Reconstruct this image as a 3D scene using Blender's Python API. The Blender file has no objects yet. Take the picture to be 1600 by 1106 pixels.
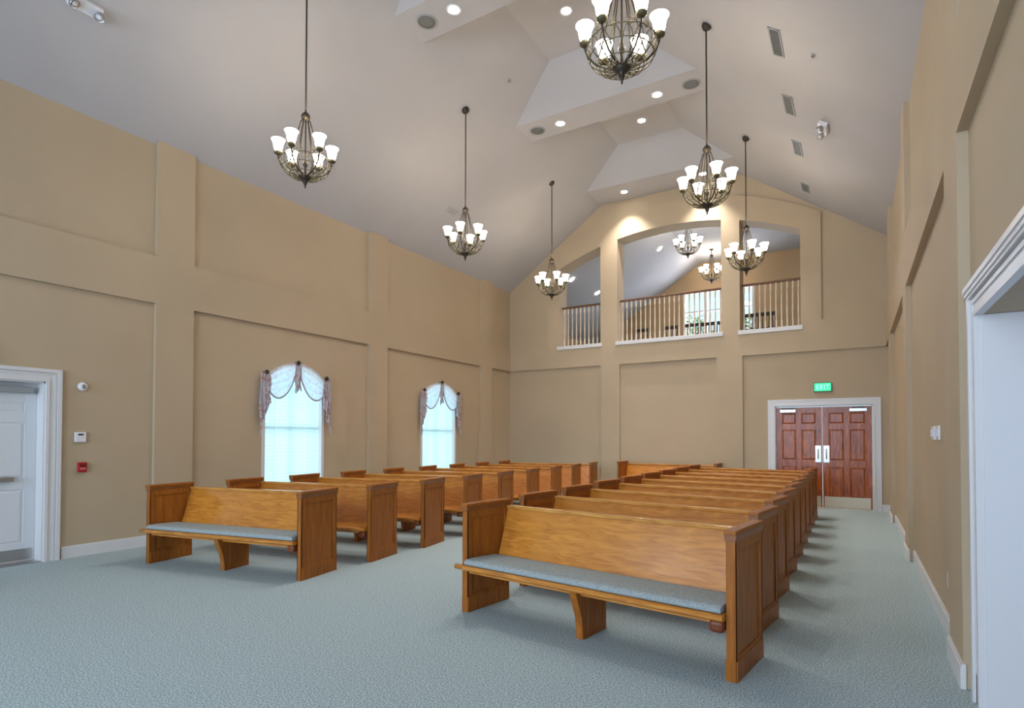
import bpy, bmesh, math, random
from math import sin, cos, pi, radians as R
from mathutils import Vector, Matrix
random.seed(7)
S = bpy.context.scene
COL = S.collection

# ------------------------------------------------------------------ camera
F, CY, YAW, PIT, ROL = 892.185, 665.965, 0.541202, 0.019845, 0.001263
cam_d = bpy.data.cameras.new('camera'); cam = bpy.data.objects.new('camera', cam_d); COL.objects.link(cam)
S.camera = cam
fw = Vector((-sin(YAW) * cos(PIT), cos(YAW) * cos(PIT), sin(PIT)))
up0 = Vector((sin(YAW) * sin(PIT), -cos(YAW) * sin(PIT), cos(PIT)))
rt0 = Vector((cos(YAW), sin(YAW), 0))
rt = rt0 * cos(ROL) + up0 * sin(ROL); up = -rt0 * sin(ROL) + up0 * cos(ROL)
m = Matrix.Identity(4)
for i in range(3):
    m[i][0] = rt[i]; m[i][1] = up[i]; m[i][2] = -fw[i]
m[0][3], m[1][3], m[2][3] = 0, 0, 1.5
cam.matrix_world = m
cam_d.sensor_width = 36; cam_d.lens = F / 1600 * 36
cam_d.shift_y = (CY - 553) / 1600; cam_d.clip_start = .05

# ------------------------------------------------------------------ world, lights, exposure
S.view_settings.view_transform = 'Standard'; S.view_settings.look = 'None'
S.view_settings.gamma = 1; S.view_settings.exposure = 1.05; S.view_settings.use_curve_mapping = False
S.cycles.max_bounces = 8; S.cycles.diffuse_bounces = 5
S.cycles.sample_clamp_indirect = 4
W = bpy.data.worlds.new('daylight'); S.world = W; W.use_nodes = True
bg = W.node_tree.nodes['Background']; bg.inputs[0].default_value = (.62, .84, 1, 1); bg.inputs[1].default_value = .8

def area(name, loc, rot, sx, sy, e, colr=(1, 1, 1), spread=180):
    d = bpy.data.lights.new(name, 'AREA'); d.shape = 'RECTANGLE'; d.size = sx; d.size_y = sy
    d.energy = e; d.color = colr; d.spread = R(spread)
    o = bpy.data.objects.new(name, d); COL.objects.link(o); o.location = loc; o.rotation_euler = rot
    return o
FILL_TINT = (.74, .80, 1)
for x in (-6.7, -3.9, -1.1):                      # added fill light, at made-up windows behind the camera
    area('front_fill', (x, -5.0, 2.6), (R(90), 0, 0), 1.7, 3.6, 205 if x > -2 else 170, FILL_TINT)
for y, e in ((6.59, 9), (10.63, 9)):            # daylight outside the arched windows
    area('daylight_left', (-8.95, y, 1.7), (0, R(-90), 0), 2.4, 1.3, e, (.74, .93, 1))
area('daylight_loft', (-3.97, 21.0, 5.6), (R(-90), 0, 0), 2.3, 2.1, 150, (.85, .82, 1))
area('daylight_passage', (1.9, 3.0, 1.3), (0, R(90), 0), 1.6, 1.4, 3.2, (.46, .58, 1))

# ------------------------------------------------------------------ room numbers
XL, XR, YB, D0 = -8.34, .5445, 13.787, .06     # proud faces of the walls, depth of the panels
YF = -4.2
ZE, ZF = 5.676, 7.559                          # eave and flat ceiling
KL, KR = -5.617, -2.178                        # kinks of the ceiling
SL = (ZF - ZE) / (XR - KR)
ZP, ZQ = 3.367, 4.03                           # top of lower panels, bottom of upper panels
CX = (XL + XR) / 2

# ------------------------------------------------------------------ materials
def mat(name, base, rough=.6, metal=0, spec=.5):
    m = bpy.data.materials.new(name); m.use_nodes = True
    b = m.node_tree.nodes['Principled BSDF']
    b.inputs['Base Color'].default_value = (*base, 1); b.inputs['Roughness'].default_value = rough
    b.inputs['Metallic'].default_value = metal; b.inputs['Specular IOR Level'].default_value = spec
    return m
def nd(m, t, **k):
    n = m.node_tree.nodes.new(t)
    for a, v in k.items(): setattr(n, a, v)
    return n
def lk(m, a, b): m.node_tree.links.new(a, b)
def noisy(m, c1, c2, scale=8, detail=4, stretch=None, bump=0, lo=.35, hi=.65, dist=0, bscale=None):
    b = m.node_tree.nodes['Principled BSDF']
    tc = nd(m, 'ShaderNodeTexCoord'); mp = nd(m, 'ShaderNodeMapping')
    lk(m, tc.outputs['Object'], mp.inputs[0])
    if stretch: mp.inputs['Scale'].default_value = stretch
    n = nd(m, 'ShaderNodeTexNoise'); n.inputs['Scale'].default_value = scale; n.inputs['Detail'].default_value = detail
    n.inputs['Distortion'].default_value = dist
    lk(m, mp.outputs[0], n.inputs['Vector'])
    r = nd(m, 'ShaderNodeValToRGB'); r.color_ramp.elements[0].position = lo; r.color_ramp.elements[1].position = hi
    r.color_ramp.elements[0].color = (*c1, 1); r.color_ramp.elements[1].color = (*c2, 1)
    lk(m, n.outputs['Fac'], r.inputs[0]); lk(m, r.outputs[0], b.inputs['Base Color'])
    if bump:
        bn = nd(m, 'ShaderNodeBump'); bn.inputs['Strength'].default_value = bump; bn.inputs['Distance'].default_value = .004
        n2 = nd(m, 'ShaderNodeTexNoise'); n2.inputs['Scale'].default_value = bscale or scale; lk(m, mp.outputs[0], n2.inputs['Vector'])
        lk(m, n2.outputs['Fac'], bn.inputs['Height']); lk(m, bn.outputs[0], b.inputs['Normal'])
    return m
def emis(name, c, s):
    m = mat(name, c); b = m.node_tree.nodes['Principled BSDF']
    b.inputs['Emission Color'].default_value = (*c, 1); b.inputs['Emission Strength'].default_value = s
    return m
WALL = noisy(mat('wall_paint', (.4, .3, .2), .75), (.475, .376, .252), (.50, .396, .266), 1.2, 3, bump=.05, bscale=180)
CEIL = noisy(mat('ceiling_paint', (.6, .58, .56), .85), (.44, .43, .436), (.465, .455, .461), .8, 2)
TRIM = mat('white_trim_paint', (.70, .70, .70), .35)
def carpet_mat():
    m = noisy(mat('carpet', (.2, .25, .25), .95, spec=.1), (.22, .295, .31), (.55, .655, .67), 95, 6, bump=.9, lo=.38, hi=.62, bscale=190)
    return m
CARPET = carpet_mat()
OAK = noisy(mat('oak', (.4, .2, .06), .24), (.40, .132, .013), (.68, .285, .042), 2.2, 7, (1.6, 14, 9), dist=1.2, lo=.28, hi=.72)
OAK.node_tree.nodes['Principled BSDF'].inputs['Coat Weight'].default_value = .6
OAK.node_tree.nodes['Principled BSDF'].inputs['Coat Roughness'].default_value = .14
OAKG = noisy(mat('oak_polished_rail', (.4, .2, .06), .16), (.42, .17, .03), (.66, .33, .08), 2.2, 7, (1.6, 14, 9), dist=1.2, lo=.28, hi=.72)
OAKV = noisy(mat('oak_upright', (.35, .15, .05), .42, spec=.3), (.235, .068, .008), (.41, .142, .018), 2.2, 7, (14, 14, 1.3), dist=.8, lo=.28, hi=.72)
OAKD = noisy(mat('oak_edge_moulding', (.2, .08, .02), .35), (.19, .062, .014), (.27, .095, .022), 3, 4, (3, 9, 9))
OAKR = noisy(mat('oak_dark_red', (.12, .02, .01), .4), (.12, .024, .006), (.18, .045, .010), 4, 4)
CHERRY = noisy(mat('cherry_door_wood', (.3, .06, .01), .3), (.17, .026, .004), (.52, .13, .018), 2.4, 6, (9, 9, 1.2), dist=1.5, lo=.3, hi=.7)
CUSH = noisy(mat('cushion_fabric', (.2, .28, .28), .9, spec=.15), (.25, .30, .31), (.36, .41, .41), 70, 4, bump=.3)
BRONZE = mat('antique_bronze', (.055, .044, .030), .45, .6)
GILT = mat('aged_brass_scroll', (.13, .11, .06), .5, .5)
SHADE = emis('lit_glass_shade', (1, .90, .76), 15)
LAMP = emis('lit_lamp', (1, .95, .85), 25)
STEEL = mat('brushed_steel', (.5, .5, .5), .3, .9)
BRASS = mat('kick_plate', (.62, .56, .44), .35, .55)
GREY = mat('grey_grille', (.15, .155, .15), .5)
GREY2 = mat('grey_louvre', (.33, .34, .34), .5)
DARK = mat('dark_plastic', (.02, .02, .02), .4)
WHITE = mat('white_plastic', (.78, .78, .80), .35)
DOORW = mat('white_door_paint', (.68, .70, .72), .4)
RED = mat('red_plastic', (.42, .015, .02), .4)
GREEN = emis('green_sign_face', (.03, .55, .22), .9)
GREENL = emis('green_sign_letters', (.25, .85, .5), .9)
REDL = emis('red_sign_letters', (1, .12, .05), 1.5)
RAIL = mat('rail_wood', (.13, .055, .02), .35)
BALU = mat('baluster_paint', (.62, .50, .36), .45)
LEAF = noisy(mat('foliage', (.1, .2, .05), .7), (.16, .24, .05), (.42, .48, .14), 9)
GROUND = mat('lawn', (.12, .2, .07), .9)
LOFTW = mat('loft_wall_paint', (.46, .31, .17), .75)
CHAIRM = mat('dark_chair_wood', (.03, .02, .018), .4)
def glass_mat():
    m = mat('window_glass', (1, 1, 1)); nt = m.node_tree; nt.nodes.remove(nt.nodes['Principled BSDF'])
    t = nd(m, 'ShaderNodeBsdfTransparent'); t.inputs[0].default_value = (.93, .97, .97, 1)
    g = nd(m, 'ShaderNodeBsdfGlossy'); g.inputs['Roughness'].default_value = .02
    x = nd(m, 'ShaderNodeMixShader'); x.inputs[0].default_value = .06
    lk(m, t.outputs[0], x.inputs[1]); lk(m, g.outputs[0], x.inputs[2]); lk(m, x.outputs[0], nt.nodes['Material Output'].inputs[0])
    return m
GLASS = glass_mat()
def cloth_mat(name, c, tr, pattern=None, see=0.0):
    m = mat(name, c); nt = m.node_tree; nt.nodes.remove(nt.nodes['Principled BSDF'])
    d = nd(m, 'ShaderNodeBsdfDiffuse'); t = nd(m, 'ShaderNodeBsdfTranslucent')
    d.inputs[0].default_value = (*c, 1); t.inputs[0].default_value = (*c, 1)
    if pattern:
        tc = nd(m, 'ShaderNodeTexCoord'); v = nd(m, 'ShaderNodeTexNoise'); v.inputs['Scale'].default_value = 16; v.inputs['Detail'].default_value = 2
        lk(m, tc.outputs['Object'], v.inputs['Vector'])
        r = nd(m, 'ShaderNodeValToRGB'); e = r.color_ramp.elements
        e[0].position = .40; e[0].color = (*pattern[0], 1); e[1].position = .60; e[1].color = (*pattern[1], 1)
        q = e.new(.5); q.color = (*c, 1)
        lk(m, v.outputs['Fac'], r.inputs[0]); lk(m, r.outputs[0], d.inputs[0]); lk(m, r.outputs[0], t.inputs[0])
    x = nd(m, 'ShaderNodeMixShader'); x.inputs[0].default_value = tr
    lk(m, d.outputs[0], x.inputs[1]); lk(m, t.outputs[0], x.inputs[2])
    out = x
    if see:
        tp = nd(m, 'ShaderNodeBsdfTransparent'); y = nd(m, 'ShaderNodeMixShader'); y.inputs[0].default_value = see
        lk(m, x.outputs[0], y.inputs[1]); lk(m, tp.outputs[0], y.inputs[2]); out = y
    lk(m, out.outputs[0], nt.nodes['Material Output'].inputs[0])
    return m
BLIND = cloth_mat('blind_slats', (.72, .90, .93), .6, see=.10)
FLORAL = cloth_mat('floral_swag_cloth', (.84, .78, .80), .5, ((.60, .42, .42), (.62, .62, .68)))
SWAGC = cloth_mat('sheer_swag_cloth', (.90, .88, .93), .75, ((.82, .72, .80), (.80, .86, .92)), see=.22)
TRIMC = cloth_mat('swag_fringe', (.38, .32, .36), .2)

# ------------------------------------------------------------------ mesh helpers
class MB:
    def __init__(s): s.b = bmesh.new()
    def box(s, x0, x1, y0, y1, z0, z1, bev=0, M=None):
        t = bmesh.new(); bmesh.ops.create_cube(t, size=1)
        for v in t.verts: v.co = Vector(((x0 + x1) / 2 + v.co.x * (x1 - x0), (y0 + y1) / 2 + v.co.y * (y1 - y0), (z0 + z1) / 2 + v.co.z * (z1 - z0)))
        if bev: bmesh.ops.bevel(t, geom=t.edges[:], offset=bev, segments=2, profile=.5, affect='EDGES')
        s.add(t, M); return s
    def add(s, t, M=None):
        if M: bmesh.ops.transform(t, matrix=M, verts=t.verts)
        me = bpy.data.meshes.new('tmp'); t.to_mesh(me); t.free(); s.b.from_mesh(me); bpy.data.meshes.remove(me)
    def prism(s, pts, ax, a, b, bev=0):
        # pts: 2D outline; ax: 'x' -> pts are (y,z), 'y' -> (x,z), 'z' -> (x,y)
        def P(p, h): return {'x': (h, p[0], p[1]), 'y': (p[0], h, p[1]), 'z': (p[0], p[1], h)}[ax]
        t = bmesh.new()
        lo = [t.verts.new(P(p, a)) for p in pts]; hi = [t.verts.new(P(p, b)) for p in pts]
        n = len(pts); t.faces.new(lo); t.faces.new(hi)
        for i in range(n): t.faces.new((lo[i], lo[(i + 1) % n], hi[(i + 1) % n], hi[i]))
        bmesh.ops.recalc_face_normals(t, faces=t.faces)
        if bev: bmesh.ops.bevel(t, geom=t.edges[:], offset=bev, segments=2, profile=.5, affect='EDGES')
        s.add(t); return s
    def tube(s, pts, r, n=8, cap=True):
        pts = [Vector(p) for p in pts]; rs = r if isinstance(r, (list, tuple)) else [r] * len(pts)
        t = bmesh.new(); rings = []; prev = None
        for i, p in enumerate(pts):
            d = (pts[min(i + 1, len(pts) - 1)] - pts[max(i - 1, 0)]).normalized()
            if prev is None:
                a = Vector((0, 0, 1)) if abs(d.z) < .9 else Vector((1, 0, 0)); u = d.cross(a).normalized()
            else: u = (prev - d * prev.dot(d)).normalized()
            prev = u; w = d.cross(u)
            rings.append([t.verts.new(p + (u * cos(2 * pi * k / n) + w * sin(2 * pi * k / n)) * rs[i]) for k in range(n)])
        for a, b in zip(rings, rings[1:]):
            for k in range(n): t.faces.new((a[k], a[(k + 1) % n], b[(k + 1) % n], b[k]))
        if cap: t.faces.new(rings[0]); t.faces.new(rings[-1])
        bmesh.ops.recalc_face_normals(t, faces=t.faces)
        for f in t.faces: f.smooth = len(f.verts) == 4
        s.add(t); return s
    def lathe(s, prof, c=(0, 0, 0), n=20, M=None):
        t = bmesh.new(); rings = []
        for r, z in prof:
            if r < 1e-5: rings.append([t.verts.new((c[0], c[1], c[2] + z))])
            else: rings.append([t.verts.new((c[0] + r * cos(2 * pi * k / n), c[1] + r * sin(2 * pi * k / n), c[2] + z)) for k in range(n)])
        for a, b in zip(rings, rings[1:]):
            for k in range(n):
                k2 = (k + 1) % n
                if len(a) == 1 and len(b) == 1: break
                if len(a) == 1: f = t.faces.new((a[0], b[k], b[k2]))
                elif len(b) == 1: f = t.faces.new((a[k], a[k2], b[0]))
                else: f = t.faces.new((a[k], a[k2], b[k2], b[k]))
                f.smooth = True
        bmesh.ops.recalc_face_normals(t, faces=t.faces)
        s.add(t, M); return s
    def face(s, *pts):
        s.b.faces.new([s.b.verts.new(p) for p in pts]); return s
    def build(s, name, m, parent=None, kind=None, solid=None, label=None):
        me = bpy.data.meshes.new(name); s.b.to_mesh(me); s.b.free()
        me.materials.append(m); o = bpy.data.objects.new(name, me); COL.objects.link(o)
        if parent: o.parent = parent
        if kind: o['kind'] = kind
        if label: o['label'] = label
        if solid: md = o.modifiers.new('solid', 'SOLIDIFY'); md.thickness = solid; md.offset = 0
        return o
def struct(mb, name, m, solid=None): return mb.build(name, m, None, 'structure', solid)
def tag(o, label, cat, group=None):
    o['label'] = label; o['category'] = cat
    if group: o['group'] = group
    return o
def thing(name, loc, label, cat, group=None, rz=0):
    o = bpy.data.objects.new(name, None); COL.objects.link(o); o.location = loc; o.rotation_euler = (0, 0, rz)
    o.empty_display_size = .1
    return tag(o, label, cat, group)
def kids(o): return [c for c in o.children]
def dup(o, loc, rz=None, label=None, group=None, parent=None, skip=()):
    c = o.copy(); COL.objects.link(c)
    if parent is not None: c.parent = parent
    else:
        c.location = loc
        if rz is not None: c.rotation_euler = (0, 0, rz)
        c['label'] = label
        if group: c['group'] = group
    for ch in kids(o):
        if ch.name.split('.')[0] in skip: continue
        dup(ch, None, parent=c)
    return c

# ------------------------------------------------------------------ floor
struct(MB().box(XL - .5, XR + 1.6, YF - .2, YB + .6, -.12, 0), 'floor', CARPET)

# ------------------------------------------------------------------ ceiling (vault with flat collar and raised trays)
def slz(x): return ZE + SL * (x - XL) if x < CX else ZE + SL * (XR - x)
def ceiling():
    b = MB(); y0, y1 = YF - .1, YB + .08
    xo = XL - .15; xi = XR + .15
    b.face((xo, y0, slz(xo)), (xo, y1, slz(xo)), (KL, y1, ZF), (KL, y0, ZF))
    b.face((xi, y0, slz(xi)), (xi, y1, slz(xi)), (KR, y1, ZF), (KR, y0, ZF))
    trays = [(YF + .02, -.76), (-.12, 2.65), (3.29, 6.06), (6.70, 9.47), (10.12, 12.90)]
    e = y0
    for a, c in trays:
        b.face((KL, e, ZF), (KR, e, ZF), (KR, a, ZF), (KL, a, ZF)); e = c
        zt = 8.25; ta, tb = KL + (zt - ZF) / SL, KR - (zt - ZF) / SL; ya, yc = a + .5, c - .5
        P = [(KL, a, ZF), (KR, a, ZF), (KR, c, ZF), (KL, c, ZF)]; Q = [(ta, ya, zt), (tb, ya, zt), (tb, yc, zt), (ta, yc, zt)]
        for i in range(4): j = (i + 1) % 4; b.face(P[i], P[j], Q[j], Q[i])
        b.face(*Q)
    b.face((KL, e, ZF), (KR, e, ZF), (KR, y1, ZF), (KL, y1, ZF))
    bmesh.ops.remove_doubles(b.b, verts=b.b.verts, dist=1e-4)
    return struct(b, 'ceiling', CEIL, solid=.02)
ceiling()

# ------------------------------------------------------------------ side walls
PIL_L = [(.15, .68), (4.24, 4.77), (8.32, 8.84), (12.31, 12.84)]
PIL_R = [(.27, .84), (4.36, 4.93), (8.47, 9.02), (12.16, 12.70)]
def arch_pts(yc, hw, zs, zt, n=14):
    # segmental arch from (yc-hw, zs) over (yc, zt) to (yc+hw, zs)
    s = zt - zs; r = (hw * hw + s * s) / (2 * s); a = math.asin(hw / r)
    return [(yc + r * sin(-a + 2 * a * k / n), zt - r + r * cos(-a + 2 * a * k / n)) for k in range(n + 1)]
WIN = [(6.59, .64), (10.63, .66)]
WZ0, WZS, WZT = .56, 2.44, 2.77
XLr, XRr = XL - D0, XR + D0
def wall_left():
    b = MB(); xa, xb = XLr - .30, XLr; top = slz(XLr) + .02
    y0 = YF - .2; DY0, DY1, DZ = 1.05, 3.01, 2.17
    b.box(xa, xb, y0, DY0, 0, top); b.box(xa, xb, DY0, DY1, DZ, top)
    e = DY1
    for yc, hw in WIN:
        b.box(xa, xb, e, yc - hw, 0, top); b.box(xa, xb, yc - hw, yc + hw, 0, WZ0)
        ap = arch_pts(yc, hw, WZS, WZT)
        b.prism(ap + [(yc + hw, top), (yc - hw, top)], 'x', xa, xb); e = yc + hw
    b.box(xa, xb, e, YB + .5, 0, top)
    b.box(xb - .01, XL, y0, YB + .06, ZP, ZQ)
    for a, c in PIL_L:
        b.box(XLr - .01, XL, a, c, 0, ZP)
        b.prism([(XLr - .01, ZQ), (XL, ZQ), (XL, slz(XL) + .01), (XLr - .01, slz(XLr) + .01)], 'y', a, c)
    return struct(b, 'wall_left', WALL)
wall_left()
def wall_right():
    b = MB(); xa, xb = XRr, XRr + .2; top = slz(XRr) + .02; y0 = YF - .2; DY0, DY1, DZ = 2.1, 4.05, 2.185
    b.box(xa, xb, y0, DY0, 0, top); b.box(xa, xb, DY0, DY1, DZ, top); b.box(xa, xb, DY1, YB + .5, 0, top)
    b.box(XR, xa + .01, y0, YB + .06, ZP, ZQ)
    for a, c in PIL_R:
        b.box(XR, XRr + .01, a, c, 0, ZP)
        b.prism([(XRr + .01, ZQ), (XR, ZQ), (XR, slz(XR) + .01), (XRr + .01, slz(XRr) + .01)], 'y', a, c)
    return struct(b, 'wall_right', WALL)
wall_right()
# passage behind the cased opening in the right wall
pb = MB(); pb.box(XRr + .002, 2.3, 4.035, 4.15, 0, 2.183); pb.box(XRr + .2, 2.3, 2.0, 2.1, 0, 2.3)
struct(pb, 'wall_passage', TRIM)
struct(MB().box(XRr + .2, 2.3, 2.1, 4.05, 2.185, 2.3), 'ceiling_passage', WALL)
struct(MB().box(2.2, 2.3, 2.1, 4.05, 0, 2.185), 'wall_passage_end', TRIM)

# ------------------------------------------------------------------ back wall with arched balcony openings
YBr, YT = YB + D0, YB + .5
OPEN = [(-6.82, -5.62), (-5.165, -2.63), (-2.23, -.99)]
ZS = 3.9
def circ_z(x, cx, zt, r): return zt - r + math.sqrt(max(r * r - (x - cx) ** 2, 0))
inz = lambda x: circ_z(x, -3.88, 6.68, 6.9)
outz = lambda x: circ_z(x, -3.88, 7.27, 6.34)
def wall_back():
    b = MB()
    xl, xr = XL - .3, XR + .3; dx0, dx1, dz = -1.524, .316, 2.20
    b.box(xl, dx0, YBr, YT, 0, ZS); b.box(dx0, dx1, YBr, YT, dz, ZS); b.box(dx1, xr, YBr, YT, 0, ZS)
    # upper slab
    zt = 8.3
    b.prism([(xl, ZS), (OPEN[0][0], ZS), (OPEN[0][0], slz(OPEN[0][0]) + .05), (xl, slz(xl) + .05)], 'y', YBr, YT)
    b.prism([(OPEN[2][1], ZS), (xr, ZS), (xr, slz(xr) + .05), (OPEN[2][1], slz(OPEN[2][1]) + .05)], 'y', YBr, YT)
    cz = lambda x: min(slz(x), ZF) + .05
    def over(x0, x1, lof, hif, ya, yb, n=14):
        xs = [x0 + (x1 - x0) * k / n for k in range(n + 1)]
        for k in (KL, KR, -7.17):
            if x0 < k < x1: xs.append(k)
        xs.sort()
        b.prism([(x, lof(x)) for x in xs] + [(x, hif(x)) for x in reversed(xs)], 'y', ya, yb)
    for a, c in OPEN: over(a, c, inz, cz, YBr, YT)
    for a, c in ((OPEN[0][1], OPEN[1][0]), (OPEN[1][1], OPEN[2][0])): over(a, c, lambda x: ZS, cz, YBr, YT, 2)
    # proud layer
    b.box(XL - .05, XR + .05, YB, YBr + .01, ZP, ZS); b.box(XL - .05, OPEN[0][0], YB, YBr + .01, ZS, ZQ); b.box(OPEN[2][1], XR + .05, YB, YBr + .01, ZS, ZQ)
    for a, c in ((-5.62, -5.11), (-2.74, -2.18)): b.box(a, c, YB, YBr + .01, 0, ZP)
    lim = lambda x: min(outz(x), cz(x))
    XO0, XO1 = -7.17, -.59
    over(XO0, OPEN[0][0], lambda x: ZQ, lim, YB, YBr + .01, 4); over(OPEN[2][1], XO1, lambda x: ZQ, lim, YB, YBr + .01, 4)
    for a, c in OPEN: over(a, c, inz, lim, YB, YBr + .01)
    for a, c in ((OPEN[0][1], OPEN[1][0]), (OPEN[1][1], OPEN[2][0])): over(a, c, lambda x: ZS, lim, YB, YBr + .01, 2)
    return struct(b, 'wall_back', WALL)
wall_back()
# front wall (behind the camera); its three unseen windows are added for the fill light
def wall_front():
    b = MB(); y0, y1 = YF - .2, YF; xs = [(-7.55, -5.85), (-4.75, -3.05), (-1.95, -.25)]
    e = XLr - .3
    for a, c in xs:
        b.box(e, a, y0, y1, 0, 5.0); b.box(a, c, y0, y1, 0, .8); b.box(a, c, y0, y1, 4.4, 5.0); e = c
    b.box(e, XRr + .2, y0, y1, 0, 5.0)
    b.prism([(XLr - .3, 5), (XRr + .2, 5), (XRr + .2, slz(XRr)), (KR, ZF + .05), (KL, ZF + .05), (XLr - .3, slz(XLr))], 'y', y0, y1)
    struct(b, 'wall_front', WALL)
    for i, (a, c) in enumerate(xs):
        f = MB(); f.box(a, a + .06, YF - .16, YF - .04, .8, 4.4); f.box(c - .06, c, YF - .16, YF - .04, .8, 4.4)
        f.box(a, c, YF - .16, YF - .04, .8, .87); f.box(a, c, YF - .16, YF - .04, 4.33, 4.4); f.box(a, c, YF - .13, YF - .07, 2.56, 2.62)
        o = struct(f, 'window_%d' % (i + 4), TRIM)  # added window, made up as an opening for the fill light
        MB().box(a + .05, c - .05, YF - .11, YF - .10, .86, 4.34).build('glass', GLASS, o)
wall_front()

# ------------------------------------------------------------------ baseboards
def bb_left():
    b = MB(); h = .13
    def seg(a, c, x): b.box(x - .01, x + .018, a, c, 0, h); b.box(x - .01, x + .011, a, c, h, h + .018)
    e = 3.19
    for a, c in PIL_L[1:]:
        seg(e, a, XLr); seg(a - .018, c + .018, XL); e = c
    seg(e, YBr, XLr)
    return struct(b, 'baseboard_left', TRIM)
def bb_right():
    b = MB(); h = .13
    def seg(a, c, x): b.box(x - .018, x + .01, a, c, 0, h); b.box(x - .011, x + .01, a, c, h, h + .018)
    e = 4.20
    for a, c in PIL_R[1:]:
        seg(e, a, XRr); seg(a - .018, c + .018, XR); e = c
    seg(e, YBr, XRr)
    return struct(b, 'baseboard_right', TRIM)
def bb_back():
    b = MB(); h = .13
    def seg(a, c, y): b.box(a, c, y - .018, y + .01, 0, h); b.box(a, c, y - .011, y + .01, h, h + .018)
    seg(XLr, -5.62, YBr); seg(-5.638, -5.092, YB); seg(-5.11, -2.74, YBr); seg(-2.758, -2.162, YB); seg(-2.18, -1.66, YBr); seg(.45, XRr, YBr)
    return struct(b, 'baseboard_back', TRIM)
bb_left(); bb_right(); bb_back()

# ------------------------------------------------------------------ arched windows of the left wall
def arched_window(i, yc, hw):
    f = MB(); xa, xb = XLr - .17, XLr + .012; w = .055
    f.box(xa, xb, yc - hw, yc - hw + w, WZ0, WZS); f.box(xa, xb, yc + hw - w, yc + hw, WZ0, WZS)
    o1 = arch_pts(yc, hw, WZS, WZT); i1 = arch_pts(yc, hw - w, WZS, WZT - w)
    f.prism(o1 + i1[::-1], 'x', xa, xb)
    f.box(xa, xa + .05, yc - hw, yc + hw, 1.64, 1.69)                      # meeting rail
    f.box(xa, xa + .035, yc - .015, yc + .015, WZ0, WZT - w)
    o = struct(f, 'window_%d' % i, TRIM)
    s = MB().box(XLr - .16, XLr + .05, yc - hw - .03, yc + hw + .03, WZ0 - .035, WZ0 + .01, .006).build('window_sill', TRIM, o)
    g = MB(); g.prism([(yc - hw + .02, WZ0)] + arch_pts(yc, hw - .02, WZS, WZT - .02) + [(yc + hw - .02, WZ0)], 'x', xa + .015, xa + .022)
    g.build('glass', GLASS, o)
for i, (yc, hw) in enumerate(WIN): arched_window(i + 1, yc, hw)

def blind(yc, hw, label):
    t = thing('window_blind', (XLr - .08, yc, WZ0), label, 'blind', 'blinds in the arched windows')
    s = MB(); n = 34; H = WZT - WZ0 - .14
    for k in range(n):
        z = .05 + (H - .05) * k / (n - 1)
        w = hw - .065
        if z + WZ0 > WZS - .02:
            pts = arch_pts(0, hw - .06, WZS - WZ0, WZT - WZ0 - .06)
            c = [abs(p[0]) for p in pts if p[1] > z]
            w = min(w, max(c) if c else .1)
        s.b.faces.new([s.b.verts.new(v) for v in ((-.012, -w, z - .028), (-.012, w, z - .028), (.012, w, z + .03), (.012, -w, z + .03))])
    s.build('slats', BLIND, t)
    MB().box(-.018, .018, -hw + .065, hw - .065, .012, .035, .004).build('bottom_rail', WHITE, t)
    c = MB()
    for y in (-hw * .55, hw * .55): c.tube([(.017, y, .03), (.017, y, H)], .0025, 5)
    c.build('lift_cord', WHITE, t)
blind(*WIN[0], 'white horizontal slat blind filling the nearer arched window')
blind(*WIN[1], 'white horizontal slat blind filling the farther arched window')

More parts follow.
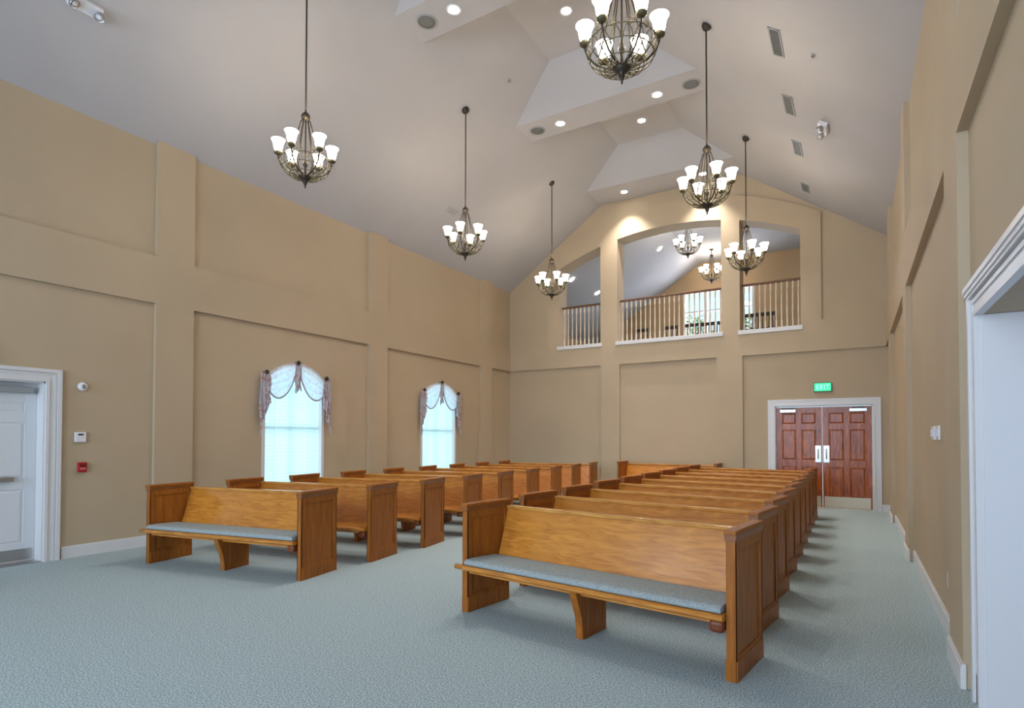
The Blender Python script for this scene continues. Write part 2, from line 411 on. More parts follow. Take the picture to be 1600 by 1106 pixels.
def swag_valance(yc, hw, label):
    t = thing('swag_valance', (XLr, yc, 2.3), label, 'valance', 'swag valances on the arched windows')
    X0 = .055
    zt = lambda y: circ_z(y, 0, WZT + .03 - 2.3, (hw * hw + .33 ** 2) / .66)
    # two swags
    for sgn in (-1, 1):
        t_ = bmesh.new(); n, mm = 22, 12; grid = []
        for a in range(n + 1):
            u = a / n; y = sgn * (.03 + u * (hw - .06)); row = []
            drop = .08 + .46 * (4 * u * (1 - u)) ** .7
            for c in range(mm + 1):
                v = c / mm
                z = zt(y) - .01 - drop * v
                x = X0 + .03 + .035 * sin(pi * v) * (4 * u * (1 - u)) + .016 * sin(v * 26 + 3 * sin(pi * u))
                row.append(t_.verts.new((x, y, z)))
            grid.append(row)
        for a in range(n):
            for c in range(mm):
                f = t_.faces.new((grid[a][c], grid[a + 1][c], grid[a + 1][c + 1], grid[a][c + 1])); f.smooth = True
        b = MB(); b.add(t_); o = b.build('swag', SWAGC, t)
        fr = [(g[-1]) for g in grid] if False else None
        pts = []
        for a in range(n + 1):
            u = a / n; y = sgn * (.03 + u * (hw - .06)); drop = .08 + .46 * (4 * u * (1 - u)) ** .7
            pts.append((X0 + .03, y, zt(y) - .015 - drop))
        MB().tube(pts, .012, 6).build('fringe', TRIMC, o)
    # cascades: pleated tails with stepped hem
    def tail(y0, y1, ztop, L0, L1, n=30):
        t_ = bmesh.new(); g = []
        for a in range(n + 1):
            u = a / n; y = y0 + (y1 - y0) * u; L = L0 + (L1 - L0) * u + .05 * sin(u * 14)
            row = []
            for c in range(15):
                v = c / 14
                row.append(t_.verts.new((X0 + .035 + .026 * sin(u * 19) * (.4 + .6 * v), y + .012 * sin(v * 9 + u * 5), ztop(y) - L * v)))
            g.append(row)
        for a in range(n):
            for c in range(14):
                f = t_.faces.new((g[a][c], g[a + 1][c], g[a + 1][c + 1], g[a][c + 1])); f.smooth = True
        b = MB(); b.add(t_); b.build('cascade', FLORAL, t, solid=.004)
    zs = WZS - 2.3 + .13
    tail(-hw - .10, -hw + .10, lambda y: zs, 1.02, .45)
    tail(hw - .10, hw + .10, lambda y: zs, .42, 1.0)
    tail(-.065, .065, lambda y: WZT - 2.3 + .02, .50, .44, 16)
    for y, z in ((-hw + .02, zs + .01), (0, WZT - 2.3 + .03), (hw - .02, zs + .01)):
        r = MB(); r.lathe([(0, .05), (.025, .045), (.038, .02), (.03, 0), (0, -.005)], n=12, M=Matrix.Translation((X0 + .03, y, z)) @ Matrix.Rotation(R(90), 4, 'Y'))
        r.box(0, X0 + .04, y - .008, y + .008, z - .008, z + .008)
        r.build('rosette', BRONZE, t)
swag_valance(*WIN[0], 'floral swag valance with dark rosettes over the nearer arched window')
swag_valance(*WIN[1], 'floral swag valance with dark rosettes over the farther arched window')

# ------------------------------------------------------------------ pews
PL = 2.31
def make_pew(L, label, group, loc, rz, cushion=True):
    t = thing('pew', loc, label, 'pew', group, rz)
    for e in (0, 1):
        x0 = 0 if e == 0 else L - .06; x1 = x0 + .06; c = (x0 + x1) / 2
        b = MB(); b.box(c - .02, c + .02, .02, .55, 0, .885)
        for s in (-1, 1):
            a0, a1 = (c - .03, c - .018) if s < 0 else (c + .018, c + .03)
            b.box(a0, a1, 0, .065, 0, .885, .003); b.box(a0, a1, .505, .57, 0, .885, .003)
            b.box(a0, a1, .065, .505, .80, .885, .003); b.box(a0, a1, .065, .505, 0, .15, .003)
            aa, ab = (c - .037, c - .028) if s < 0 else (c + .028, c + .037)
            b.box(aa, ab, 0.004, .566, 0, .13, .003)
        b.box(c - .03, c + .03, 0, .02, 0, .885, .003); b.box(c - .03, c + .03, .55, .57, 0, .885, .003)
        ep = b.build('end_panel', OAKV, t)
        cp = MB(); cp.box(c - .040, c + .040, -.018, .588, .902, .93, .007); cp.build('cap', OAKV, ep)
        mo = MB(); mo.prism([(c - .032, .862), (c + .032, .862), (c + .038, .903), (c - .038, .903)], 'y', -.012, .582); mo.build('moulding', OAKD, ep)
    # seat board, dipping slightly to the back
    xs0, xs1 = .062, L - .062
    b = MB()
    prof = [(-.055, .372), (-.07, .385), (-.07, .402), (-.055, .414), (.0, .416), (.43, .392), (.43, .365), (.0, .378)]
    b.prism(prof, 'x', xs0 + .0, xs1); b.box(xs0, xs1, .02, .045, .335, .38)
    # rounded ends of the seat nosing in front of the end panels
    b.tube([(-.035, -.042, .393), (L - .061, -.042, .393)], .023, 12)
    b.build('seat', OAK, t)
    for xa in (xs1 - .092,):
        MB().box(xa, xa + .09, -.052, .04, .295, .371, .022).build('seat_bracket', OAKR, t)
    br = MB(); n = 8
    def by(z): return .385 + .165 * ((z - .36) / .49) ** .9
    f = [(by(z), z) for z in [.36 + .49 * k / n for k in range(n + 1)]]
    k = [(y + .024, z) for y, z in f]
    br.prism(f + k[::-1], 'x', xs0, xs1); bk = br.build('backrest', OAK, t)
    tr = MB(); tr.box(xs0, xs1, .528, .592, .838, .872, .008); tr.build('top_rail', OAKG, bk)
    lg = MB(); c = L / 2
    lg.prism([(.055, 0), (.40, 0), (.40, .03), (.405, .37), (-.045, .37), (-.035, .33), (.0, .25), (.035, .17), (.05, .08)], 'x', c - .03, c + .03, .003)
    lg.build('centre_support', OAKV, t)
    lb = MB()
    for zz in (.30,): lb.box(xs0, xs1, .402, .425, .29, .37)
    lb.build('rear_rail', OAKV, t)
    if cushion:
        cu = MB(); cu.prism([(-.05, .418), (-.062, .432), (-.058, .452), (-.035, .464), (.05, .466), (.34, .452), (.395, .440), (.405, .415), (.38, .40), (.2, .409)], 'x', xs0 + .012, xs1 - .012, .008)
        cu.build('seat_cushion', CUSH, t)
    return t
AR, AL = -R(7.78), R(9.87)
ordn = ['front', 'second', 'third', 'fourth', 'fifth', 'sixth', 'seventh', 'eighth', 'ninth']
p1 = make_pew(PL, 'oak pew with blue-grey cushion at the front of the right block', 'cushioned front pews', (-2.924, 4.032, 0), AR)
dup(p1, (-7.246, 3.606, 0), AL, 'oak pew with blue-grey cushion at the front of the left block', 'cushioned front pews')
proto = None
for k in range(1, 9):
    lab = 'oak pew without cushion in the right block, %s row from the front' % ordn[k]
    if proto is None:
        proto = dup(p1, (-2.932, 5.032, 0), AR, lab, 'bare pews of the right block', skip=('seat_cushion',))
    else:
        dup(proto, (-2.924 - .009 * k, 4.032 + 1.0 * k, 0), AR, lab, 'bare pews of the right block')
for k in range(1, 9):
    lab = 'oak pew without cushion in the left block, %s row from the front' % ordn[k]
    dup(proto, (-7.246 - .030 * k, 3.606 + 1.03 * k, 0), AL, lab, 'bare pews of the left block')
dup(proto, (-4.93, 13.14, 0), 0, 'oak pew standing square against the back wall behind the right block', None)

# ------------------------------------------------------------------ chandeliers
def ringp(r, a, z): return (r * cos(a), r * sin(a), z)
def make_chandelier(rod, label, group, loc, tilt=0, rz=0):
    # origin at the very bottom of the finial
    t = thing('chandelier', loc, label, 'chandelier', group)
    N = 6; A = [rz + 2 * pi * k / N for k in range(N)]
    MB().lathe([(0, 0), (.008, .01), (.012, .04), (.028, .07), (.022, .085), (.05, .105), (.075, .135), (.078, .15), (.04, .17), (0, .172)], n=16).build('finial', BRONZE, t)
    MB().lathe([(0, .16), (.014, .17), (.012, .26), (.030, .30), (.032, .33), (.014, .37), (.020, .45), (.009, .48), (.009, .88)], n=12).build('centre_column', BRONZE, t)
    MB().lathe([(.012, .86), (.036, .872), (.054, .90), (.054, .928), (.032, .958), (.012, .975), (.010, 1.0)], n=16).build('hub', BRONZE, t)
    MB().tube([(0, 0, .98), (0, 0, .98 + rod)], .0105, 8).build('rod', BRONZE, t)
    c = MB(); M = Matrix.Translation((0, 0, .98 + rod)) @ Matrix.Rotation(tilt, 4, 'Y')
    c.lathe([(0, -.055), (.02, -.05), (.05, -.03), (.068, -.008), (.07, .012), (0, .012)], n=18, M=M); c.build('canopy', BRONZE, t)
    for a in A:
        s = MB()
        s.tube([ringp(.03, a, .885), ringp(.055, a, .85), ringp(.085, a, .74), ringp(.12, a, .60), ringp(.145, a, .46), ringp(.17, a, .36), ringp(.20, a, .27)], .007, 6)
        s.build('strap', BRONZE, t)
    # openwork bowl of scrolls
    w = MB()
    def bowl(u): return (.06 + .245 * sin(u * pi / 2) , .135 + .20 * (1 - cos(u * pi / 2)))
    for k in range(18):
        a = rz + 2 * pi * k / 18
        for s in (-1, 1):
            w.tube([ringp(bowl(u)[0], a + s * .20 * sin(u * pi), bowl(u)[1]) for u in [j / 8 for j in range(9)]], .0042, 5)
    for u in (.35, .68, 1.0):
        r, z = bowl(u); w.tube([ringp(r, 2 * pi * j / 36, z) for j in range(37)], .005, 5, cap=False)
    for k in range(12):                       # little spiral scrolls on the rim
        a = rz + 2 * pi * (k + .5) / 12; pts = []
        for j in range(15):
            q = j / 14 * 3.6 * pi; rr = .036 * (1 - j / 17)
            pts.append(ringp(.285, a + rr * cos(q) / .285, .36 + rr * sin(q)))
        w.tube(pts, .004, 5)
    w.build('scroll_basket', GILT, t)
    for k, a in enumerate(A):
        ar = MB(); ar.tube([ringp(.05, a, .16), ringp(.13, a, .165), ringp(.22, a, .20), ringp(.285, a, .265), ringp(.315, a, .345), ringp(.318, a, .38)], [.011, .010, .009, .009, .010, .010], 7)
        ao = ar.build('arm', BRONZE, t)
        p = ringp(.318, a, 0)
        cu = MB(); cu.lathe([(0, .375), (.03, .378), (.046, .392), (.05, .405), (.036, .412), (.034, .43), (0, .43)], c=p, n=14); cu.build('candle_cup', GILT, ao)
        sh = MB(); sh.lathe([(.026, .418), (.036, .426), (.048, .450), (.054, .485), (.060, .52), (.075, .555), (.082, .564), (.078, .564), (.056, .52), (.046, .455), (.022, .425)], c=p, n=20)
        sh.build('glass_shade', SHADE, ao)
    return t
ZB = 4.625
g = 'chandeliers over the pews'
tl = -math.atan(SL)
zc = slz(-5.9); rod = zc - ZB - .98 - .035
def turn(o, deg):
    # each fixture hangs turned a little differently; its canopy stays aligned with the slope
    o.rotation_euler = (0, 0, R(deg))
    for c in o.children:
        if c.name.startswith('canopy'): c.rotation_euler = (0, 0, -R(deg))
ch = make_chandelier(rod, 'six-light bronze chandelier nearest on the left, hanging before the left slope', g, (-5.9, 4.76, ZB), tl)
turn(dup(ch, (-5.9, 8.20, ZB), 0, 'six-light bronze chandelier hanging in the middle of the left row', g), 49.7)
turn(dup(ch, (-5.92, 11.61, ZB + .01), 0, 'six-light bronze chandelier at the far end of the left row, before the left arch opening', g), 17)
turn(ch, 51.1)
zc = slz(-1.70); rod2 = zc - ZB + .06 - .98 - .035
ch2 = make_chandelier(rod2, 'largest and nearest bronze chandelier, cut by the top of the view', g, (-1.71, 4.69, ZB - .06), -tl)
turn(dup(ch2, (-1.72, 8.07, ZB - .06), 0, 'bronze chandelier hanging on a long rod before the middle arch opening', g), 4)
turn(dup(ch2, (-1.74, 11.51, ZB - .06), 0, 'bronze chandelier hanging before the right arch opening', g), 56.6)
turn(ch2, 20)
g = 'chandeliers in the loft'
c3 = make_chandelier(.15, 'small distant chandelier hanging in the loft, nearer to the arch', g, (-3.9, 15.88, 6.42), 0, .2)
dup(c3, (-3.9, 18.9, 6.42), 0, 'small distant chandelier farthest back in the loft, before its tan gable wall', g)

# ------------------------------------------------------------------ downlights, speakers, grilles, sensors
def spot(loc, e, ang, rot=(0, 0, 0), colr=(1, .9, .78)):
    d = bpy.data.lights.new('downlight_beam', 'SPOT'); d.energy = e; d.spot_size = R(ang); d.spot_blend = .8; d.color = colr; d.shadow_soft_size = .05
    o = bpy.data.objects.new('downlight_beam', d); COL.objects.link(o); o.location = loc; o.rotation_euler = rot
def down_proto():
    t = thing('recessed_downlight', (0, 0, 0), '', 'ceiling light', None)
    MB().lathe([(.072, .002), (.082, -.008), (.105, -.008), (.108, .0), (.105, .004)], n=24).build('trim_ring', WHITE, t)
    MB().lathe([(0, -.004), (.070, -.004), (.075, .003), (0, .003)], n=24).build('lamp', LAMP, t)
    return t
dl = down_proto()
DL = [((-4.81, 6.39, ZF), 'round recessed downlight near the top edge, beside the round speaker', 1),
      ((-3.85, 8.05, 8.25), 'round recessed downlight in the nearer raised tray, left of the largest chandelier', 1),
      ((-4.81, 9.80, ZF), 'round recessed downlight on the flat beam, right of the small oval speaker', 1),
      ((-2.94, 9.84, ZF), 'round recessed downlight on the flat beam just below the largest chandelier', 1),
      ((-3.83, 11.70, 8.25), 'round recessed downlight in the farther raised tray', 1),
      ((-4.82, 13.36, ZF), 'round recessed downlight close to the back gable, over its bright patch', 1),
      ((-2.94, 13.36, ZF), 'round recessed downlight close to the back gable, seen behind a chandelier', 1)]
first = True
for loc, lab, _ in DL:
    loc = (loc[0], loc[1], loc[2] - .011)
    if first: dl.location = loc; dl['label'] = lab; dl['group'] = 'recessed ceiling downlights'; first = False
    else: dup(dl, loc, 0, lab, 'recessed ceiling downlights')
    spot((loc[0], loc[1], loc[2] - .03), 150, 95, colr=(1, .93, .88))
# two unseen beams of the same row, for the same pattern of light
g = 'loft downlights'
for (x, y), lab in (((-5.04, 17.04), 'tiny downlight on the loft slope beside the nearer loft chandelier'), ((-6.87, 16.58), 'tiny downlight low on the loft slope in the left arch'), ((-6.89, 14.75), 'tiny downlight on the loft slope right beside the far left chandelier')):
    z = 7.56 + .66 * (x + 4.56)
    o = dup(dl, (x + .008, y, z - .022), 0, lab, g); o.rotation_euler = (0, -math.atan(.66), 0); 
def speaker(loc, lab):
    t = thing('ceiling_speaker', loc, lab, 'speaker', 'ceiling speakers')
    MB().lathe([(.125, .002), (.135, -.012), (.155, -.010), (.158, .002)], n=28).build('rim', GREY2, t)
    MB().lathe([(0, -.010), (.06, -.0095), (.127, -.006), (.127, .002), (0, .002)], n=28).build('grille', GREY, t)
for loc, lab in (((-5.29, 6.38, ZF - .012), 'grey round speaker grille near the top edge of the ceiling'),
                 ((-5.31, 9.80, ZF - .012), 'grey round speaker grille on the flat beam, left of a downlight'),
                 ((-2.35, 9.84, ZF - .012), 'grey round speaker grille on the flat beam, right of the largest chandelier')): speaker(loc, lab)
def slope_M(x, y, side):
    # frame lying on the ceiling slope: local z points into the room
    ang = math.atan(SL)
    return Matrix.Translation((x, y, slz(x))) @ Matrix.Rotation(pi + (ang if side == 'R' else -ang), 4, 'Y')
def vent(x, y, w, l, lab, side='R', m1=GREY2, m2=GREY):
    t = thing('air_vent', (0, 0, 0), lab, 'vent', 'ceiling vents'); t.matrix_world = slope_M(x, y, side)
    f = MB(); f.box(-w / 2, w / 2, -l / 2, -l / 2 + .02, .011, .022); f.box(-w / 2, w / 2, l / 2 - .02, l / 2, .011, .022)
    f.box(-w / 2, -w / 2 + .02, -l / 2, l / 2, .011, .022); f.box(w / 2 - .02, w / 2, -l / 2, l / 2, .011, .022); f.build('frame', m1, t)
    s = MB(); n = int(l / .035)
    for k in range(n):
        yy = -l / 2 + .03 + (l - .06) * k / max(n - 1, 1); s.box(-w / 2 + .015, w / 2 - .015, yy - .010, yy + .010, .011, .017)
    s.build('louvres', m2, t)
for y, l, lab in ((8.0, .60, 'grey rectangular vent on the right ceiling slope, nearest of the four'), (9.62, .58, 'grey rectangular vent on the right slope, second of the four, nearer than the emergency light'),
                  (11.14, .56, 'grey rectangular vent on the right slope, third of the four'), (13.0, .42, 'grey small vent on the right slope, farthest and close to the gable')):
    vent(-.82, y, .17, l, lab)
vent(-7.37, 9.73, .16, .30, 'faint white vent low on the left ceiling slope beside the second chandelier', 'L', CEIL, CEIL)
def emergency_light(x, y, side, lab, rz=0):
    t = thing('emergency_light', (0, 0, 0), lab, 'emergency light', 'emergency lights on the slopes'); t.matrix_world = slope_M(x, y, side)
    MB().box(-.07, .07, -.16, .16, .012, .075, .01).build('housing', WHITE, t)
    for s in (-1, 1):
        h = MB(); M = Matrix.Translation((0, s * .13, .11)) @ Matrix.Rotation(R(25 * s), 4, 'X')
        h.lathe([(0, -.035), (.025, -.03), (.05, 0), (.055, .03), (.05, .034), (.045, .028), (0, .028)], n=16, M=M)
        h.tube([(0, s * .13, .07), (0, s * .13, .09)], .012, 8)
        o = h.build('lamp_head', STEEL, t)
        MB().lathe([(0, .029), (.04, .030), (0, .036)], n=14, M=M).build('lens', WHITE, o)
emergency_light(-7.36, 2.93, 'L', 'twin-head silver emergency light at the top left of the ceiling')
emergency_light(-.354, 9.9, 'R', 'twin-head silver emergency light on the right ceiling slope beside the vents')
def detector(M, lab):
    t = thing('sprinkler_head', (0, 0, 0), lab, 'sprinkler', 'small ceiling sprinklers'); t.matrix_world = M
    MB().lathe([(.035, .012), (.035, .018), (.012, .022), (0, .022)], n=16).build('escutcheon', GREY2, t)
    MB().lathe([(0, .02), (.010, .02), (.010, .04), (.022, .045), (0, .047)], n=10).build('deflector', STEEL, t)
detector(slope_M(-.40, 8.03, 'R'), 'tiny grey sprinkler on the right slope beside the nearest vent')
detector(slope_M(-5.212, 8.547, 'L') if False else Matrix.Translation((-5.212, 8.547, ZF + SL * (-5.212 - KL))) @ Matrix.Rotation(pi - math.atan(SL), 4, 'Y'), 'tiny grey sprinkler on the left slope right of the second chandelier canopy')

# ------------------------------------------------------------------ doors
def six_panel(b, w, h, y, s, z0=.0):
    """leaf in local coords: x 0..w, z z0..z0+h, front face towards -y"""
    b.box(0, w, y, y + .035, z0, z0 + h)
    st, q = .115, .012
    rows = [(.0, .22), (.86, 1.0), (1.66, 1.78), (h - .12, h)]
    for a, c in ((0, st), (w - st, w), (w / 2 - .05, w / 2 + .05)): b.box(a, c, y - q, y + .001, z0, z0 + h, .003)
    for a, c in rows: b.box(st, w / 2 - .05, y - q, y + .001, z0 + a, z0 + c, .003); b.box(w / 2 + .05, w - st, y - q, y + .001, z0 + a, z0 + c, .003)
    for (z_a, z_b) in ((.22, .86), (1.0, 1.66), (1.78, h - .12)):
        for xa, xb in ((st, w / 2 - .05), (w / 2 + .05, w - st)):
            i = .035; t = bmesh.new()
            o = [(xa + .006, z_a + .006), (xb - .006, z_a + .006), (xb - .006, z_b - .006), (xa + .006, z_b - .006)]
            n = [(xa + i, z_a + i), (xb - i, z_a + i), (xb - i, z_b - i), (xa + i, z_b - i)]
            vo = [t.verts.new((p[0], y + .001, z0 + p[1])) for p in o]; vi = [t.verts.new((p[0], y - .010, z0 + p[1])) for p in n]
            for k in range(4): t.faces.new((vo[k], vo[(k + 1) % 4], vi[(k + 1) % 4], vi[k]))
            t.faces.new(vi); bmesh.ops.recalc_face_normals(t, faces=t.faces); b.add(t)
# back double door
YD = YBr + .06
dx0, dx1, dz = -1.524, .316, 2.20
tb = MB(); cw = .135
def casing_y(b, x0, x1, z, y, w):
    for a, c, p in ((0, w, .022), (-.003, .03, .036), (w - .025, w + .003, .030)):
        b.box(x0 - c, x0 - a, y - p, y + .005, 0, z + a + (c - a)); b.box(x1 + a, x1 + c, y - p, y + .005, 0, z + c)
        b.box(x0 - a, x1 + a, y - p, y + .005, z + a, z + c)
casing_y(tb, dx0, dx1, dz, YBr, cw)
tb.box(dx0 - .001, dx0 + .02, YBr, YT, 0, dz); tb.box(dx1 - .02, dx1 + .001, YBr, YT, 0, dz); tb.box(dx0, dx1, YBr, YT, dz - .02, dz + .001)
struct(tb, 'trim_1', TRIM)
struct(MB().box(dx0 + .02, dx1 - .02, YBr - .02, YT, 0, .018), 'trim_2', BRASS)
mid = (dx0 + dx1) / 2; lw = (dx1 - dx0) / 2 - .024
for i, x0 in enumerate((dx0 + .021, mid + .003)):
    b = MB(); six_panel(b, lw, 2.14, YD, 1, .025)
    bmesh.ops.translate(b.b, verts=b.b.verts, vec=(x0, 0, 0))
    o = struct(b, 'door_%d' % (i + 1), CHERRY)
    MB().box(x0 + .03, x0 + lw - .03, YD - .018, YD - .010, .035, .26).build('kick_plate', BRASS, o)
    px = x0 + lw - .135 if i == 0 else x0 + .015
    MB().box(px, px + .115, YD - .020, YD - .011, .98, 1.34, .002).build('push_plate', STEEL, o)
    hh = MB(); hh.tube([(px + .058, YD - .015, 1.06), (px + .058, YD - .06, 1.06), (px + .058, YD - .06, 1.26), (px + .058, YD - .015, 1.26)], .010, 8); hh.build('pull_handle', STEEL, o)
    cx = x0 + .08 if i == 0 else x0 + lw - .40
    cl = MB(); cl.box(cx, cx + .32, YD - .075, YD - .012, 2.055, 2.125, .006)
    c = cl.build('door_closer', STEEL, o)
    MB().box(cx + .04, cx + .28, YD - .09, YD - .077, 2.13, 2.15).build('closer_arm', DARK, c)
# closed-off corridor behind the back door
# left door pair
DY0, DY1, DZ = 1.05, 3.01, 2.17
def casing_x(b, y0, y1, z, x, w, sgn):
    for a, c, p in ((0, w, .022), (-.003, .03, .034), (w - .04, w + .003, .045), (w - .075, w - .05, .030)):
        xa, xb = sorted((x - sgn * .005, x + sgn * p))
        b.box(xa, xb, y0 - c, y0 - a, 0, z + c); b.box(xa, xb, y1 + a, y1 + c, 0, z + c); b.box(xa, xb, y0 - a, y1 + a, z + a, z + c)
b = MB(); casing_x(b, DY0, DY1, DZ, XLr, .15, 1)
b.box(XLr - .30, XLr, DY1 - .02, DY1 + .001, 0, DZ); b.box(XLr - .30, XLr, DY0 - .001, DY0 + .02, 0, DZ); b.box(XLr - .30, XLr, DY0, DY1, DZ - .02, DZ + .001)
struct(b, 'trim_3', TRIM)
lw = (DY1 - DY0) / 2 - .024
for i, y0 in enumerate((DY0 + .021, (DY0 + DY1) / 2 + .003)):
    b = MB(); six_panel(b, lw, 2.02, 0, 1, .012)
    M = Matrix.Translation((XLr - .20, y0, 0)) @ Matrix.Rotation(R(90), 4, 'Z')
    bmesh.ops.transform(b.b, matrix=M, verts=b.b.verts)
    b.box(XLr - .235, XLr - .20, y0, y0 + lw, 2.0, 2.15)
    o = struct(b, 'door_%d' % (i + 3), DOORW)
    MB().box(XLr - .186, XLr - .178, y0 + .03, y0 + lw - .03, .03, .16).build('kick_plate', STEEL, o)
    pb = MB(); pb.box(XLr - .187, XLr - .13, y0 + .10, y0 + lw - .22, .97, 1.03, .006); pb.build('push_bar', STEEL, o)
    cl = MB(); cl.box(XLr - .19, XLr - .10, y0 + .25, y0 + lw - .06, 2.03, 2.10, .008); cl.build('door_closer', GREY2, o)
struct(MB().box(XLr - .30, XLr + .0, DY0 + .02, DY1 - .02, 0, .012), 'trim_4', STEEL)
# casing of the opening in the right wall
b = MB(); casing_x(b, 2.1, 4.05, 2.185, XRr, .15, -1)
b.box(XRr - .06, XRr + .005, 1.93, 4.22, 2.335, 2.365); b.box(XRr - .053, XRr + .005, 1.94, 4.21, 2.312, 2.336)
b.box(XRr - .03, XRr + .005, 4.045, 4.21, 0, .17)
struct(b, 'trim_5', TRIM)

# ------------------------------------------------------------------ wall devices
def sign(loc, rz, lab, face, letters, body):
    t = thing('exit_sign', loc, lab, 'exit sign', None, rz)
    MB().box(-.17, .17, 0, .045, 0, .2, .006).build('housing', body, t)
    MB().box(-.155, .155, -.004, .002, .018, .182).build('face_plate', face, t)
    b = MB(); H = .105; w = .045; s = .015; z = .048
    def st(x0, z0, x1, z1, ww=s): b.prism([(x0 - ww / 2, z0), (x0 + ww / 2, z0), (x1 + ww / 2, z1), (x1 - ww / 2, z1)], 'y', -.007, -.003)
    x = -.115   # E
    b.box(x, x + s, -.007, -.003, z, z + H)
    for q in (0, .045, .09): b.box(x, x + w, -.007, -.003, z + q, z + q + s)
    x = -.05; st(x, z, x + w, z + H); st(x + w, z, x, z + H)   # X
    b.box(.028, .028 + s, -.007, -.003, z, z + H)              # I
    b.box(.065, .125, -.007, -.003, z + H - s, z + H); b.box(.0875, .1025, -.007, -.003, z, z + H)  # T
    b.build('lettering', letters, t)
sign((-.585, YBr - .045, 2.485), 0, 'green lit EXIT sign above the cherry double doors', GREEN, GREENL, mat('sign_housing', (.12, .2, .1), .5))
sign((XLr + .045, 2.30, 2.36), R(90), 'EXIT sign above the white door, only its red edge in view', mat('sign_face', (.7, .7, .68), .4), REDL, WHITE)
# (rotated so its front faces the room)
def wallbox(name, y, z, w, h, d, m, lab, cat):
    t = thing(name, (XLr, y, z), lab, cat); MB().box(0, d, -w / 2, w / 2, -h / 2, h / 2, .006).build('housing', m, t); return t
t = thing('alarm_strobe', (XLr, 3.39, 2.14), 'small round white strobe on the wall above the thermostat', 'alarm')
MB().lathe([(0, .0), (.055, 0), (.055, .025), (.04, .04), (0, .045)], n=20, M=Matrix.Rotation(R(90), 4, 'Y')).build('housing', WHITE, t)
MB().box(.04, .055, -.018, .018, -.025, .025, .004).build('lens', GLASS if False else STEEL, t)
t = wallbox('thermostat', 3.37, 1.50, .12, .125, .035, WHITE, 'white thermostat on the wall right of the white door', 'thermostat')
MB().box(.034, .038, -.028, .028, .022, .042).build('display', DARK, t)
t = wallbox('fire_alarm_pull', 3.395, 1.12, .095, .125, .04, RED, 'red fire alarm pull station below the thermostat', 'fire alarm')
MB().box(.038, .052, -.030, .030, -.03, -.008, .003).build('pull_handle', mat('pull_white', (.6, .2, .2), .4), t)
MB().box(.038, .042, -.035, .035, .012, .035).build('label_plate', mat('pull_dark', (.12, .01, .01), .4), t)
for y, lab in ((6.30, 'white switch plate on the right wall, farther of the pair'), (5.98, 'white switch plate on the right wall, nearer of the pair')):
    t = thing('switch_plate', (XRr, y, 1.545), lab, 'light switch', 'switch plates on the right wall')
    MB().box(-.012, 0, -.10, .10, -.06, .06, .003).build('plate', WHITE, t)
    for s in (-.045, .045): MB().box(-.024, -.010, s - .016, s + .016, -.032, .032, .002).build('rocker', mat('rocker', (.6, .6, .66), .4), t)
t = thing('wall_outlet', (XRr, 5.54, .41), 'tan power outlet low on the right wall', 'outlet')
MB().box(-.008, 0, -.035, .035, -.06, .06, .002).build('plate', mat('outlet_plate', (.55, .45, .36), .5), t)
for s in (-.024, .024): MB().box(-.011, -.007, -.014, .014, s - .013, s + .013, .002).build('socket', mat('outlet_socket', (.4, .32, .26), .5), t)

# ------------------------------------------------------------------ balcony rails
def railing(x0, x1, lab):
    y = YB + .22; w = x1 - x0
    t = thing('balcony_railing', (x0, y, ZS + .02), lab, 'railing', 'balcony railings')
    MB().box(.005, w - .005, -.035, .035, 1.07, 1.12, .01).build('handrail', RAIL, t)
    MB().box(.005, w - .005, -.025, .025, .03, .065, .004).build('bottom_rail', RAIL, t)
    n = max(2, round(w / .118)); 
    me = None
    for k in range(n):
        x = w * (k + .5) / n
        if me is None:
            b = MB(); b.box(-.016, .016, -.016, .016, .06, .22); b.box(-.016, .016, -.016, .016, .92, 1.075)
            b.lathe([(.014, .21), (.019, .23), (.012, .25), (.017, .36), (.020, .45), (.013, .62), (.016, .78), (.011, .89), (.018, .905), (.014, .93)], n=8)
            o = b.build('baluster', BALU, t); me = o.data
        else:
            o = bpy.data.objects.new('baluster', me); COL.objects.link(o); o.parent = t
        o.location = (x, 0, 0)
railing(*OPEN[0], 'balcony railing with cream balusters in the left arch opening')
railing(*OPEN[1], 'long balcony railing with cream balusters in the middle arch opening')
railing(*OPEN[2], 'balcony railing with cream balusters in the right arch opening')
b = MB()
for a, c in OPEN: b.box(a - .0, c + .0, YB - .03, YT + .0, ZS - .0, ZS + .045, .006); b.box(a - .04, c + .04, YB - .035, YB + .0, ZS - .05, ZS + .045, .006)
struct(b, 'trim_6', TRIM)

# ------------------------------------------------------------------ loft room
LY = 20.2
struct(MB().box(XL - .3, XR + .3, YT, LY + .2, ZS - .2, ZS - .03), 'floor_loft', CARPET)
b = MB()
for ya, yb in ((YT, LY + .1),):
    lx = -8.5; lz = 7.56 + .66 * (lx + 4.56)
    b.face((lx, ya, lz), (lx, yb, lz), (-4.56, yb, 7.56), (-4.56, ya, 7.56))
    b.face((-4.56, ya, 7.56), (-4.56, yb, 7.56), (-1.0, yb, 7.56), (-1.0, ya, 7.56))
    b.face((-1.0, ya, 7.56), (-1.0, yb, 7.56), (XR + .2, yb, 6.5), (XR + .2, ya, 6.5))
bmesh.ops.remove_doubles(b.b, verts=b.b.verts, dist=1e-4)
struct(b, 'ceiling_loft', CEIL, solid=.02)
b = MB(); wx0, wx1, wz0, wz1 = -5.10, -2.85, 4.5, 6.55
zt = lambda x: 7.6 + .66 * min(0, x + 4.56)
b.prism([(-8.6, 3.8), (wx0, 3.8), (wx0, zt(wx0)), (-8.6, zt(-8.6))], 'y', LY, LY + .2)
b.box(wx0, wx1, LY, LY + .2, 3.8, wz0)
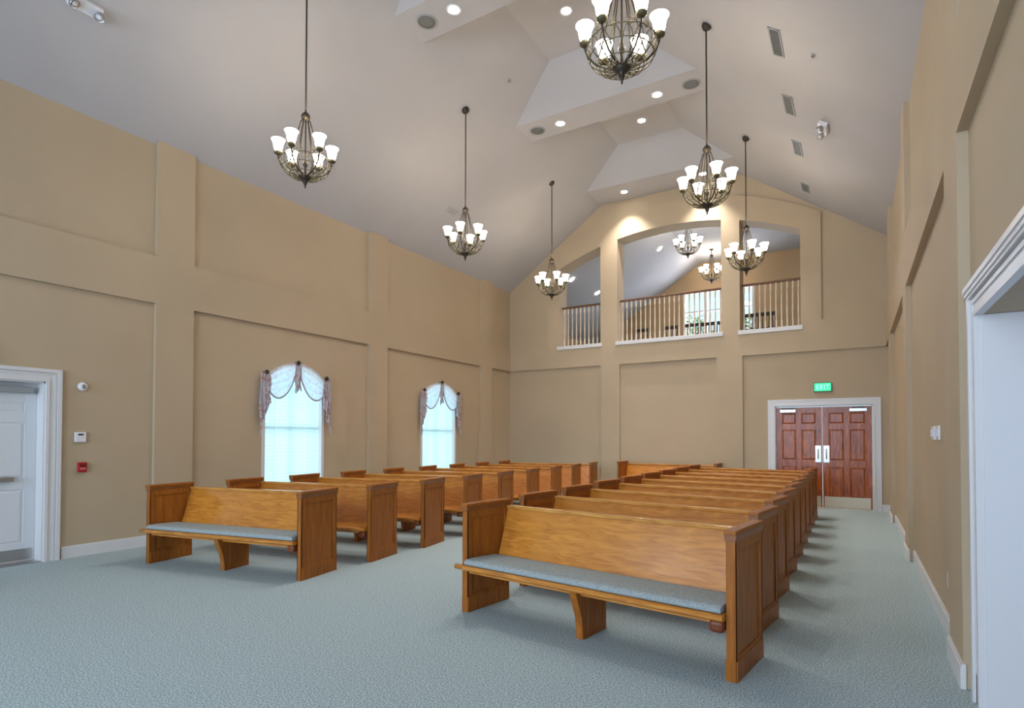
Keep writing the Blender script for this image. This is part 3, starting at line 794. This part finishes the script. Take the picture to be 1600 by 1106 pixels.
b.prism([(wx0, wz1), (wx1, wz1), (wx1, 7.6), (-4.56, 7.6), (wx0, zt(wx0))], 'y', LY, LY + .2)
b.prism([(wx1, 3.8), (XR + .3, 3.8), (XR + .3, 6.5), (-1.0, 7.6), (wx1, 7.6)], 'y', LY, LY + .2)
struct(b, 'wall_loft_back', LOFTW)
struct(MB().box(XL - .3, XL - .1, YT, LY + .2, 3.8, 5.3), 'wall_loft_left', LOFTW)
struct(MB().box(XR + .1, XR + .3, YT, LY + .2, 3.8, 6.8), 'wall_loft_right', LOFTW)
f = MB()
for x in (wx0, wx0 + .75, wx0 + 1.5, wx1): f.box(x - .03, x + .03, LY - .02, LY + .12, wz0, wz1)
f.box(wx0 - .06, wx1 + .06, LY - .02, LY + .12, wz0 - .06, wz0); f.box(wx0 - .06, wx1 + .06, LY - .02, LY + .12, wz1, wz1 + .06); f.box(wx0, wx1, LY + .03, LY + .08, 5.85, 5.9)
o = struct(f, 'window_3', TRIM)
MB().box(wx0, wx1, LY + .05, LY + .056, wz0, wz1).build('glass', GLASS, o)
# shrubs outside the loft window, on the lower roof terrace
struct(MB().box(-12, 4, 22.6, 30, 3.5, 3.7), 'ground_terrace', GROUND)
def bush(x, y, r, h, lab):
    b = MB()
    for k in range(700):
        u, v = random.random() * 2 * pi, math.acos(2 * random.random() - 1); q = random.random() ** .4
        c = Vector((x + r * q * sin(v) * cos(u), y + r * q * sin(v) * sin(u), 3.7 + h * .5 + h * .5 * q * cos(v)))
        M = Matrix.Translation(c) @ Matrix.Rotation(random.random() * 6, 4, 'X') @ Matrix.Rotation(random.random() * 6, 4, 'Z')
        b.face(*[M @ Vector(p) for p in ((-.08, 0, 0), (0, -.04, 0), (.09, 0, .01), (0, .04, 0))])
    t = thing('shrub', (x, y, 3.7), lab, 'shrub', 'shrubs outside the loft window')
    bmesh.ops.translate(b.b, verts=b.b.verts, vec=(-x, -y, -3.7)); b.build('foliage', LEAF, t)
    s = MB()
    for a in range(5): s.tube([(0, 0, 0), (r * .3 * cos(a * 1.3), r * .3 * sin(a * 1.3), h * .45), (r * .55 * cos(a * 1.3), r * .55 * sin(a * 1.3), h * .8)], [.03, .02, .008], 6)
    s.build('stem', RAIL, t)
bush(-5.75, 24.2, .95, 3.1, 'green shrub outside the loft window, seen through the middle arch')
bush(-3.55, 24.2, .9, 2.7, 'green shrub outside the loft window, seen through the right arch')
def loft_chair(lab, loc, rz, src=[None]):
    if src[0]: return dup(src[0], loc, rz, lab, 'dark chairs in the loft')
    t = thing('loft_chair', loc, lab, 'chair', 'dark chairs in the loft', rz)
    MB().box(-.21, .21, -.21, .21, .43, .47, .01).build('seat', CHAIRM, t)
    for x in (-.19, .19):
        MB().tube([(x, -.19, 0), (x, -.19, .44)], .016, 8).build('leg', CHAIRM, t)
        MB().tube([(x, .19, 0), (x, .19, .45), (x * .98, .25, 1.0)], [.016, .018, .015], 8).build('leg', CHAIRM, t)
    b = MB(); b.box(-.2, .2, .235, .262, .90, 1.0, .008); b.box(-.19, .19, .205, .225, .55, .59, .006)
    for k in range(4): x = -.12 + .08 * k; b.tube([(x, .215, .58), (x, .248, .91)], .011, 6)
    b.build('backrest', CHAIRM, t); src[0] = t; return t
for x, y, lab in ((-5.62, 16.4, 'dark slat-back chair in the loft, leftmost behind the middle railing'), (-4.72, 16.4, 'dark slat-back chair in the loft, second from the left behind the middle railing'),
                  (-4.10, 16.35, 'dark slat-back chair in the loft, third from the left behind the middle railing'), (-3.66, 16.4, 'dark slat-back chair in the loft, fourth from the left behind the middle railing'),
                  (-3.20, 16.4, 'dark slat-back chair in the loft beside the mullion between two arches'),
                  (-2.40, 15.9, 'dark slat-back chair in the loft, left one behind the right railing'), (-1.98, 15.9, 'dark slat-back chair in the loft, right one behind the right railing')):
    loft_chair(lab, (x, y + (.5 if y > 16 else .4), ZS - .03), 0)
